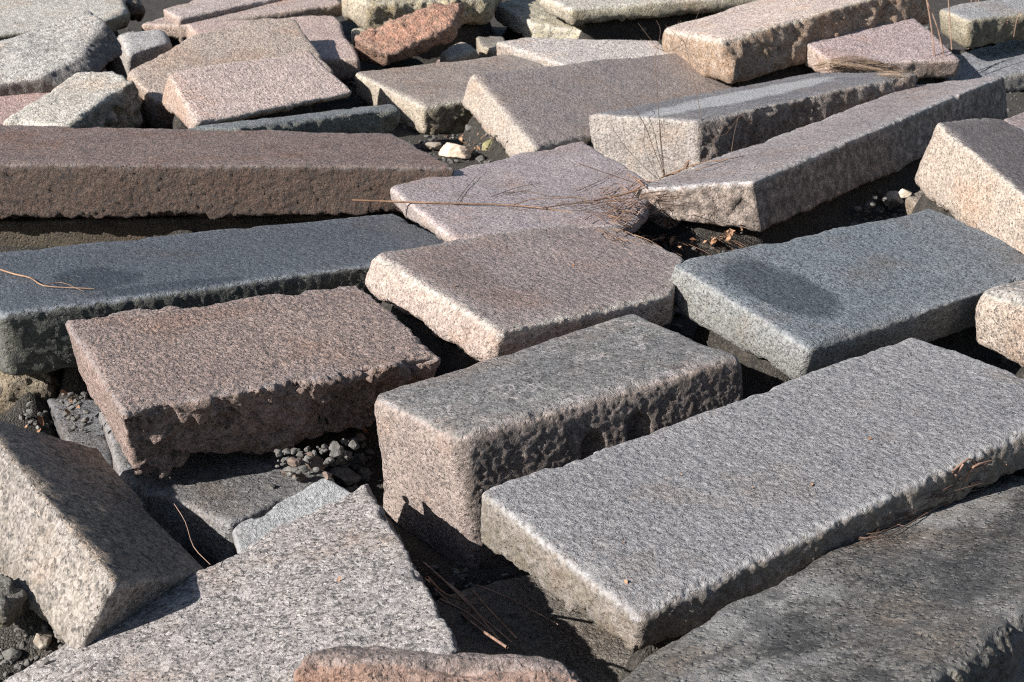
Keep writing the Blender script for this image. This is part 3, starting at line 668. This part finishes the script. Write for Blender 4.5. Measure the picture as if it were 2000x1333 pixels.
def pebble(u, v, w_px, h_px, mat, label, group=None, seed=None, name='pebble', sink=.3, cat='pebble', rotz=None):
    global npb; npb += 1; seed = seed or 100 + npb
    g = surface_at(u, v + h_px * .35); dist = np.linalg.norm(g - CAM); sx = w_px * dist / F_PX * .5; sz = h_px * dist / F_PX * .52
    P = rock_verts(V3, seed, sx, (sx + sz) * .5, sz)
    o = link(name, mesh_from(name, P - [0, 0, P[:, 2].min()], F3, [mat]))
    o.location = (g[0], g[1] + sx * .3, g[2] - sz * sink * .4); o.rotation_euler.z = rotz if rotz is not None else (seed * 1.3) % 1.2 - .6
    tag(o, label, cat, group); return o
PG = 'loose pebbles in the gap beside the drilled block'
for (u, v, w, h, m) in [(612, 905, 54, 40, PEBR), (655, 880, 34, 30, PEB), (690, 872, 26, 24, PEB), (668, 905, 30, 26, PEB), (700, 900, 26, 30, PEB), (712, 925, 26, 22, PEB), (585, 935, 30, 22, PEBR),
                        (640, 930, 26, 18, PEBR), (575, 905, 28, 20, PEBR), (560, 925, 24, 18, PEBR), (530, 950, 20, 14, PEB), (650, 905, 20, 16, PEB), (705, 855, 22, 18, PEBR)]:
    pebble(u, v, w, h, m, 'small rounded pebble on dark soil between the reddish slab and the drilled block', PG)
pebble(672, 935, 66, 38, PEB, 'largest grey pebble, tilted against the drilled block above the low grey slab')
pebble(82, 1255, 46, 36, PEBT, 'pale oval pebble on the dark soil in the lower left corner')
pebble(22, 1282, 40, 24, PEB, 'grey pebble at the left frame edge in the lower left corner')
for (u, v, w, h) in [(88, 1226, 16, 10), (52, 1245, 12, 9), (90, 1294, 16, 14), (110, 1238, 14, 10), (60, 1290, 12, 9), (35, 1262, 12, 8)]:
    pebble(u, v, w, h, PEB, 'tiny pebble on the dark soil in the lower left corner', 'tiny pebbles in the lower left corner')
pebble(1742, 395, 48, 30, PEBT, 'pale angular stone beside the tilted cream block, the larger of two', name='angular_stone', cat='stone')
pebble(1769, 382, 28, 20, PEBT, 'pale angular stone beside the tilted cream block, the smaller of two', name='angular_stone', cat='stone')
for (u, v, w, h) in [(1698, 402, 24, 16), (1675, 412, 22, 14), (1690, 416, 20, 12), (1720, 412, 18, 12), (1650, 408, 18, 12), (1708, 388, 16, 10), (1745, 376, 18, 12), (1630, 422, 18, 10), (1612, 425, 16, 10), (1668, 396, 14, 9), (1755, 366, 14, 9)]:
    pebble(u, v, w, h, PEB, 'small grey pebble in shade under the very long straight slab', 'grey pebbles under the very long straight slab')
pebble(890, 297, 92, 34, flat_mat('rock_pink', [(.3, (.30, .22, .16)), (.55, (.46, .37, .29)), (.75, (.52, .43, .34))]), 'pale pink rock in the gap below the square block', name='small_rock', cat='rock', seed=31, rotz=-.2)
pebble(957, 292, 36, 34, flat_mat('rock_moss', [(.35, (.13, .12, .05)), (.55, (.26, .23, .12)), (.75, (.40, .36, .25))], 14), 'mossy yellow rock in the gap below the brownish grey block', name='small_rock', cat='rock', seed=37)
pebble(935, 278, 26, 18, PEBT, 'little tan rock above the mossy yellow rock', name='small_rock', cat='rock')
pebble(845, 288, 46, 22, PEBT, 'tan rock half in shade left of the pale pink rock', name='small_rock', cat='rock')
pebble(1497, 155, 44, 10, PEBT, 'flat cream stone chip lying behind the white streaked slab', name='stone_chip', cat='stone chip')
pebble(1520, 96, 10, 8, PEBR, 'tiny dark stone on the large pale pink block', name='stone_chip', cat='stone chip')
# gravel in the gaps: uncountable
AV = []; AF = []; off = 0
pits = [(540, 860, 725, 970, 260), (0, 1225, 130, 1325, 30), (1560, 350, 1860, 445, 300), (820, 255, 990, 320, 160), (40, 770, 170, 850, 90), (1250, 410, 1470, 500, 150), (820, 1110, 1000, 1300, 120), (1440, 650, 1520, 760, 60)]
for (u0, v0, u1, v1, cnt) in pits:
    for k in range(cnt):
        u = RNG.uniform(u0, u1); v = RNG.uniform(v0, v1); g = ground_at(u, v); r = RNG.uniform(.004, .014) * (1.2 if v < 450 else 1)
        P = rock_verts(V1, int(RNG.randint(1, 900)), r * RNG.uniform(.8, 1.4), r, r * .8); AV.append(P + g + [0, 0, r * .2]); AF.append(F1 + off); off += len(P)
# coarser rubble and grit wherever soil lies open between the stones
xy = np.stack([RNG.uniform(-3.2, 3.6, 26000), RNG.uniform(2.0, 11.5, 26000)], 1); keep = np.abs(xy[:, 0]) < xy[:, 1] * .40 + .2; xy = xy[keep]
zz = gz(xy[:, 0], xy[:, 1]); q3 = np.column_stack([xy, zz]); cp, _ = local_floor(q3); xy = xy[cp > zz + .03]; zz = zz[cp > zz + .03]
LIB = [rock_verts(V1, i + 300, 1, .8, .7) for i in range(24)]
for (x, y), zq in list(zip(xy, zz))[:4200]:
    r_ = .004 * math.exp(RNG.exponential(.62)); r_ = min(r_, .035); a = RNG.uniform(0, 6.28); P = LIB[RNG.randint(24)] * r_; ca, sa = math.cos(a), math.sin(a)
    P = np.column_stack([P[:, 0] * ca - P[:, 1] * sa, P[:, 0] * sa + P[:, 1] * ca, P[:, 2]]); AV.append(P + [x, y, zq + r_ * .15]); AF.append(F1 + off); off += len(P)
gr = link('gravel', mesh_from('gravel', np.concatenate(AV), np.concatenate(AF), [PEB], smooth=False)); tag(gr, 'fine grey gravel strewn over the dark soil in the gaps', 'gravel', kind='stuff')

# ------------------------------------------------------------------ dry plants
def straw_mat(name, a, b):
    N = NT(name); co = N.n('ShaderNodeTexCoord').outputs['Object']
    c = N.ramp(N.noise(co, 9, 4, .7), [(.35, a), (.65, b)])
    N.t.links.new(c, N.p.inputs['Base Color']); N.p.inputs['Roughness'].default_value = .6
    return N.m
STR_O = straw_mat('dry_stalk_orange', (.12, .065, .038), (.30, .18, .11))
STR_T = straw_mat('dry_stalk_tan', (.34, .23, .14), (.52, .38, .25))
STR_D = straw_mat('dry_twig_dark', (.07, .042, .03), (.16, .10, .07))
STR_R = straw_mat('dry_reed_red', (.13, .07, .05), (.36, .23, .16))
STR_G = straw_mat('dry_grass_tan', (.16, .105, .07), (.30, .215, .145))
class Tubes:
    def __init__(s): s.V = []; s.F = []; s.n = 0
    def add(s, pts, r0, r1, sides=5, sub=3):
        r0 *= .72; r1 *= .72
        p = np.array(pts, float)
        if len(p) > 2 and sub > 1:                    # Catmull-Rom through the points
            q = np.vstack([2 * p[0] - p[1], p, 2 * p[-1] - p[-2]]); out = []
            for i in range(1, len(q) - 2):
                for t in np.linspace(0, 1, sub, endpoint=False):
                    a, b_, c_, d_ = q[i-1], q[i], q[i+1], q[i+2]
                    out.append(.5 * (2*b_ + (c_-a)*t + (2*a-5*b_+4*c_-d_)*t*t + (3*b_-a-3*c_+d_)*t**3))
            out.append(p[-1]); p = np.array(out)
        m = len(p); T = np.gradient(p, axis=0); T /= np.maximum(np.linalg.norm(T, axis=1, keepdims=True), 1e-9)
        up = np.array([.31, .23, .92]); A = np.cross(T, up); A /= np.maximum(np.linalg.norm(A, axis=1, keepdims=True), 1e-6); Bb = np.cross(T, A)
        r = np.linspace(r0, r1, m)
        for i in range(m):
            for k in range(sides):
                a = 2 * math.pi * k / sides; s.V.append(p[i] + (A[i] * math.cos(a) + Bb[i] * math.sin(a)) * r[i])
        for i in range(m - 1):
            for k in range(sides):
                a = s.n + i * sides + k; b_ = s.n + i * sides + (k + 1) % sides; s.F.append((a, b_, b_ + sides, a + sides))
        s.n += m * sides; return p
    def build(s, name, mat, parent=None, org=None):
        V = np.array(s.V); o_ = V.min(0) * .5 + V.max(0) * .5 if org is None else np.array(org); 
        if org is None: o_[2] = V[:, 2].min()
        o = link(name, mesh_from(name, V - o_, np.array(s.F), [mat]), parent); o.location = (0, 0, 0) if parent else o_; return o
def at_y(u, v, y):
    d = ray(u, v); return CAM + d * ((y - CAM[1]) / d[1])
def standing(pix, base, lean=0.0):
    """a stem rising from the ground point 'base'; lean = metres it leans away towards its tip"""
    n_ = len(pix); out = []
    for i, (u, v) in enumerate(pix): out.append(at_y(u, v, base[1] + lean * i / max(1, n_ - 1)))
    return out
def lying(pix, lift=.006, ends=None):
    out = []
    for i, (u, v) in enumerate(pix):
        p = surface_at(u, v); out.append(p + [0, -.002, lift])
    Y = [p[1] for p in out]
    return out
def plant(name, label, cat, base, stems, mat, group=None, childname='stem'):
    e = bpy.data.objects.new(name, None); col.objects.link(e); e.location = base; e.empty_display_size = .05; tag(e, label, cat, group)
    for (pix, r0, r1, lean, twigs) in stems:
        tb = Tubes(); tb.add(standing(pix, base, lean), r0, r1)
        for tw in twigs: tb.add(standing(tw, base + np.array([0, lean * .6, 0]), .03), r1 * 1.1, r1 * .5, 4)
        tb.build(childname, mat, e, org=base)
    return e
# branching weed between the mauve slab and the white streaked slab
base = surface_at(1300, 346); base[2] -= .02
plant('dry_weed', 'tall thin branching dry weed with fine twigs in front of the dark topped slab', 'dry weed', base, [
    ([(1298, 345), (1280, 300), (1256, 238), (1225, 198), (1193, 172), (1150, 145), (1116, 122)], .0032, .0014, .1, [[(1206, 182), (1214, 150), (1224, 128)], [(1256, 238), (1240, 222), (1222, 205)], [(1170, 156), (1165, 148)]]),
    ([(1296, 344), (1291, 290), (1287, 228), (1283, 170), (1280, 116), (1284, 95)], .0032, .0016, .08, [[(1284, 95), (1262, 66), (1246, 45)], [(1284, 95), (1308, 101), (1340, 84)], [(1308, 98), (1326, 42)], [(1283, 150), (1262, 130)], [(1284, 95), (1290, 60), (1282, 40)]]),
    ([(1302, 345), (1310, 300), (1298, 260), (1290, 235)], .003, .0014, .02, []),
    ([(1306, 345), (1312, 320), (1300, 270), (1295, 230)], .0028, .0014, .01, []),
    ([(1316, 342), (1330, 290), (1340, 240)], .0024, .0012, .0, []),
    ([(1285, 350), (1262, 330), (1224, 290), (1193, 241), (1203, 210)], .0026, .0013, .0, [[(1193, 241), (1178, 236)], [(1224, 290), (1218, 280)]]),
], STR_D)
base = surface_at(1372, 318); base[2] -= .02
plant('dry_weed', 'dry weed with forked twigs rising in front of the large pale pink block', 'dry weed', base, [
    ([(1370, 318), (1370, 240), (1366, 210), (1352, 140), (1342, 105), (1337, 84)], .003, .0016, .15, [[(1337, 84), (1318, 66), (1300, 50)], [(1339, 84), (1352, 55), (1367, 18)], [(1340, 95), (1318, 100), (1302, 75)], [(1337, 84), (1326, 62), (1330, 40)]]),
    ([(1360, 322), (1357, 280), (1358, 240)], .0025, .0014, .05, []),
    ([(1428, 300), (1434, 262), (1443, 224)], .0028, .0014, .05, []),
    ([(1400, 306), (1395, 270), (1418, 262), (1445, 228), (1470, 222)], .0016, .001, .05, []),
], STR_D)
base = surface_at(1535, 152)
plant('dry_stalk', 'single straight tan stalk standing against the craggy brown block', 'dry stalk', base, [([(1535, 152), (1541, 110), (1549, 70), (1551, 20), (1550, -15)], .005, .0035, .05, []), ([(1688, 52), (1698, 30), (1710, -5)], .004, .003, .0, [])][:1], STR_T)
# reeds
base = surface_at(1895, 97)
plant('dry_reeds', 'clump of reddish dry reeds fanning out against the top right grey block', 'dry reeds', base, [
    ([(u0, v0), ((u0 + u1) / 2 + dx, (v0 + v1) / 2), (u1, v1)], r, r * .8, .12, []) for (u0, v0, u1, v1, dx, r) in
    [(1892, 96, 1899, -20, -1, .006), (1897, 94, 1914, -15, 1, .0065), (1900, 92, 1934, -12, 3, .007), (1906, 88, 1960, -10, 2, .006), (1909, 84, 1990, -14, 4, .007), (1897, 94, 1907, -30, 3, .005),
     (1884, 147, 1892, 35, 2, .004), (1921, 88, 1930, 30, -2, .005), (1900, 93, 1926, 45, 3, .004)]], STR_R)
base = surface_at(1832, 110)
plant('dry_reeds', 'sparse reddish dry reeds behind the mauve block, left of the denser clump', 'dry reeds', base, [
    ([(u0, v0), ((u0 + u1) / 2 + dx, (v0 + v1) / 2), (u1, v1)], r, r * .8, .1, []) for (u0, v0, u1, v1, dx, r) in
    [(1826, 112, 1806, -20, 2, .007), (1843, 108, 1812, 5, 4, .006), (1859, 98, 1851, -20, 0, .006), (1843, 108, 1822, 30, 4, .0045)]], STR_R)
base = surface_at(1960, 75)
plant('dry_reeds', 'short bent dry stems in the shade at the top right edge', 'dry reeds', base, [
    ([(1935, 82), (1940, 60), (1955, 46), (1970, 40)], .004, .003, .0, []), ([(1955, 76), (1960, 58), (1968, 44)], .004, .003, .0, []), ([(1980, 72), (1986, 40), (1995, 20)], .004, .003, .0, [])], STR_R)
# lying stalks
def lay(name, label, cat, lines, mat, lift=.008, group=None):
    tb = Tubes()
    for (pix, r0, r1) in lines: tb.add(lying(pix, lift), r0, r1, 5)
    o = tb.build(name, mat); tag(o, label, cat, group); return o
p = [at_y(u, v, surface_at(960, 404)[1] + k) + np.array([0, 0, .012]) for (u, v, k) in [(688, 397, .0), (770, 400, .0), (900, 404, 0), (1000, 407, -.0), (1100, 418, -.03), (1185, 432, -.06)]]
tb = Tubes(); tb.add(p, .0065, .003); tb.add([p[2], p[2] + [.02, .02, .04]], .002, .001); tb.add([p[3], p[3] + [.12, .05, .015], p[3] + [.5, .1, .0]], .003, .0015)
o = tb.build('dry_stalk', STR_O); tag(o, 'long fallen orange stalk lying across the flat mauve grey slab', 'dry stalk')
r = random.Random(5); ln = []
for k in range(80):
    u = 1290 - abs(r.gauss(0, 130)); v = 402 + (u - 1000) * .04 + r.uniform(-26, 22); L = r.uniform(20, 70); a = r.uniform(-.5, .4)
    ln.append(([(u, v), (u + L * .5, v + L * .5 * a * .5 + r.uniform(-3, 3)), (u + L, v + L * a * .5)], r.uniform(.0012, .0026), .0008))
for q in ([(893, 395), (920, 360), (945, 335)], [(1124, 378), (1170, 358), (1212, 335)], [(960, 388), (1010, 370), (1060, 360)], [(1130, 322), (1180, 340), (1240, 360)]): ln.append((q, .0025, .0012))
lay('dry_twigs', 'tangle of dry brown twigs lying on the flat mauve grey slab', 'twigs', ln, STR_D)
ln = []
for k in range(150):
    u = r.uniform(1165, 1400); v = r.uniform(368 if u < 1235 else 420 + (u - 1245) * .26, 480); L = r.uniform(20, 80) if u > 1235 else r.uniform(15, 60); a = r.uniform(-.9, .9)
    ln.append(([(u, v), (u + L * .5, v + L * .25 * a), (u + L, v + L * .25 + L * .3 * a)], r.uniform(.0014, .003), .0008))
ln += [([(1240, 352), (1280, 400), (1330, 470)], .005, .002), ([(1225, 345), (1262, 372), (1300, 440)], .004, .002), ([(1250, 375), (1200, 390), (1160, 398)], .006, .004), ([(1060, 412), (1130, 402), (1240, 398)], .004, .002)]
lay('dry_straw', 'bundle of orange dry straw spilling into the dark gap under the very long straight slab', 'dry straw', ln, STR_O, .012)
ln = []
for k in range(110):
    u = r.gauss(1262, 48); v = r.uniform(372, 470); L = r.uniform(18, 75); a = r.uniform(-1.3, 1.3)
    if u > 1238 and v < 418 + (u - 1245) * .26: continue
    ln.append(([(u, v), (u + L * .4, v - L * .25 + r.uniform(-6, 6)), (u + L, v + L * .35 * a)], r.uniform(.0018, .0038), .001))
lay('dry_twigs', 'dense reddish brown twig tangle in the gap before the very long straight slab', 'twigs', ln, STR_R, .02)
ln = [([(1300, 345), (1350, 326), (1400, 318), (1454, 308)], .004, .002), ([(1310, 343), (1360, 335), (1420, 316)], .004, .002), ([(1290, 350), (1340, 330), (1410, 300)], .0035, .002), ([(1320, 340), (1370, 322), (1440, 312)], .0035, .0015)]
o = lay('dry_straw', 'orange pine needles lying along the near end of the very long straight slab', 'dry straw', ln, STR_O)
base = surface_at(1345, 330); tb = Tubes()
for (q, rr) in [([(1335, 328), (1360, 290), (1381, 246)], .005), ([(1340, 326), (1362, 285), (1378, 250), (1384, 262), (1388, 310)], .004), ([(1348, 325), (1376, 300), (1384, 270)], .004), ([(1352, 322), (1372, 262), (1366, 243), (1350, 262)], .003), ([(1344, 326), (1358, 300), (1370, 280), (1380, 318)], .004)]:
    tb.add(standing(q, base, .02), rr, rr * .7)
o = tb.build('dry_straw', STR_O); tag(o, 'upright folded orange straw tuft before the dark topped slab', 'dry straw')
lay('dry_stick', 'thin orange stick lying on the long blue black slab', 'stick', [([(-10, 527), (30, 540), (60, 547), (85, 562), (130, 566), (185, 568)], .0055, .002), ([(85, 562), (120, 556), (165, 574)], .002, .001)], STR_O)
p = [surface_at(412, 1117) + [0, 0, .02], None, None]; yb = p[0][1]
tb = Tubes(); tb.add([at_y(340, 984, yb + .16), at_y(362, 1020, yb + .12), at_y(378, 1068, yb + .05), p[0]], .0018, .0012); o = tb.build('dry_stalk', STR_R)
tag(o, 'thin bent stalk leaning in the gap right of the leaning brown block', 'dry stalk')
ln = [([(828, 1118), (880, 1165), (930, 1215), (1000, 1275)], .006, .004), ([(840, 1135), (900, 1180), (950, 1240), (975, 1270)], .007, .004), ([(925, 1175), (960, 1215), (1010, 1268)], .006, .004), ([(860, 1190), (910, 1215), (960, 1255)], .005, .003), ([(835, 1150), (870, 1180), (930, 1200)], .006, .004),
      ([(930, 1162), (1000, 1190), (1090, 1240)], .004, .002), ([(850, 1170), (920, 1235), (990, 1290)], .006, .004)]
lay('dry_reeds', 'loose bundle of thick brown reed stalks in the pit below the drilled block', 'dry reeds', ln, STR_R, .03)
ln = [([(1965, 912), (1900, 962), (1840, 990), (1735, 1052)], .005, .002), ([(1900, 960), (1830, 965), (1770, 985)], .003, .001), ([(1850, 985), (1800, 1010), (1735, 1030), (1690, 1060)], .003, .001), ([(2000, 925), (1930, 945), (1860, 965)], .0025, .001)]
for k in range(22):
    u = r.uniform(1640, 1900); v = 1052 - (u - 1660) * .46 + r.uniform(-14, 20); L = r.uniform(30, 80); ln.append(([(u, v), (u + L * .5, v - L * .12 + r.uniform(-8, 8)), (u + L, v - L * .3 + r.uniform(-12, 12))], .002, .001))
lay('dry_twigs', 'fine dark twigs along the edge of the big dark speckled rock', 'twigs', ln, STR_D)
ln = [([(1862, 940), (1880, 915)], .006, .004), ([(1870, 945), (1910, 912)], .007, .004), ([(1885, 948), (1900, 920), (1935, 908)], .006, .004), ([(1890, 930), (1925, 915)], .006, .004), ([(1858, 930), (1890, 905), (1905, 915)], .005, .003), ([(1892, 953), (1925, 946)], .006, .004)]
lay('dry_straw', 'short reddish reed bits wedged between the broad pale slab and the big dark rock', 'dry straw', ln, STR_R, .012)
ln = []
for k in range(240):
    t = r.uniform(0, 1); u = 1585 + 150 * t; v = 132 - 14 * math.sin(math.pi * t) + r.uniform(-6, 18) + 8 * t; L = r.uniform(25, 60)
    ln.append(([(u, v), (u + L * .5, v - 3 + 6 * (t - .5)), (u + L, v + 10 * (t - .4))], .0015, .0008))
lay('dry_grass', 'flattened tuft of tan dry grass along the foot of the mauve block', 'dry grass', ln, STR_G, .012)
# leaf litter
N = NT('dead_leaf'); co = N.n('ShaderNodeTexCoord').outputs['Object']
N.t.links.new(N.ramp(N.noise(co, 30, 3, .6), [(.3, (.10, .045, .022)), (.5, (.24, .12, .06)), (.7, (.40, .25, .15))]), N.p.inputs['Base Color']); N.p.inputs['Roughness'].default_value = .7
LEAF = N.m
LV = []; LF = []; k0 = 0
for (u0, v0, u1, v1, cnt) in [(1245, 400, 1470, 500, 420), (45, 775, 165, 850, 22), (830, 270, 960, 300, 30), (1170, 390, 1270, 430, 50), (640, 830, 720, 860, 12)]:
    for k in range(cnt):
        g = ground_at(RNG.uniform(u0, u1), RNG.uniform(v0, v1)); L = RNG.uniform(.012, .034); a = RNG.uniform(0, 6.28); ti = RNG.uniform(-.7, .7, 2)
        pts = []
        for i in range(5):
            s_ = i / 4; w = L * .3 * math.sin(math.pi * (.08 + .84 * s_)); zc = L * .25 * math.sin(3 * s_ + k)
            for sd_ in (-1, 0, 1): pts.append((L * (s_ - .5), w * sd_, zc + abs(sd_) * L * .1 + ti[0] * L * (s_ - .5) + ti[1] * w * sd_))
        P = np.array(pts); Rz = np.array([[math.cos(a), -math.sin(a), 0], [math.sin(a), math.cos(a), 0], [0, 0, 1]]); P = P @ Rz.T + g + [0, 0, RNG.uniform(.004, .03)]
        LV.append(P)
        for i in range(4):
            for j in range(2): q = k0 + i * 3 + j; LF.append((q, q + 1, q + 4, q + 3))
        k0 += 15
for (u, v) in [(662, 1135), (557, 1165), (1218, 1062), (1470, 955), (1585, 950), (1222, 1140), (1000, 640), (420, 700), (1120, 520), (890, 560), (1650, 470), (1700, 860), (1330, 930)]:
    g = surface_at(u, v); P = (LV[RNG.randint(80)].copy()); P = (P - P.mean(0)) * .45 + g + [0, 0, .004]; LV.append(P)
    for i in range(4):
        for j in range(2): q = k0 + i * 3 + j; LF.append((q, q + 1, q + 4, q + 3))
    k0 += 15
lf = link('leaf_litter', mesh_from('leaf_litter', np.concatenate(LV), np.array(LF), [LEAF])); tag(lf, 'brown dead leaves and litter in the gaps between the blocks', 'leaf litter', kind='stuff')
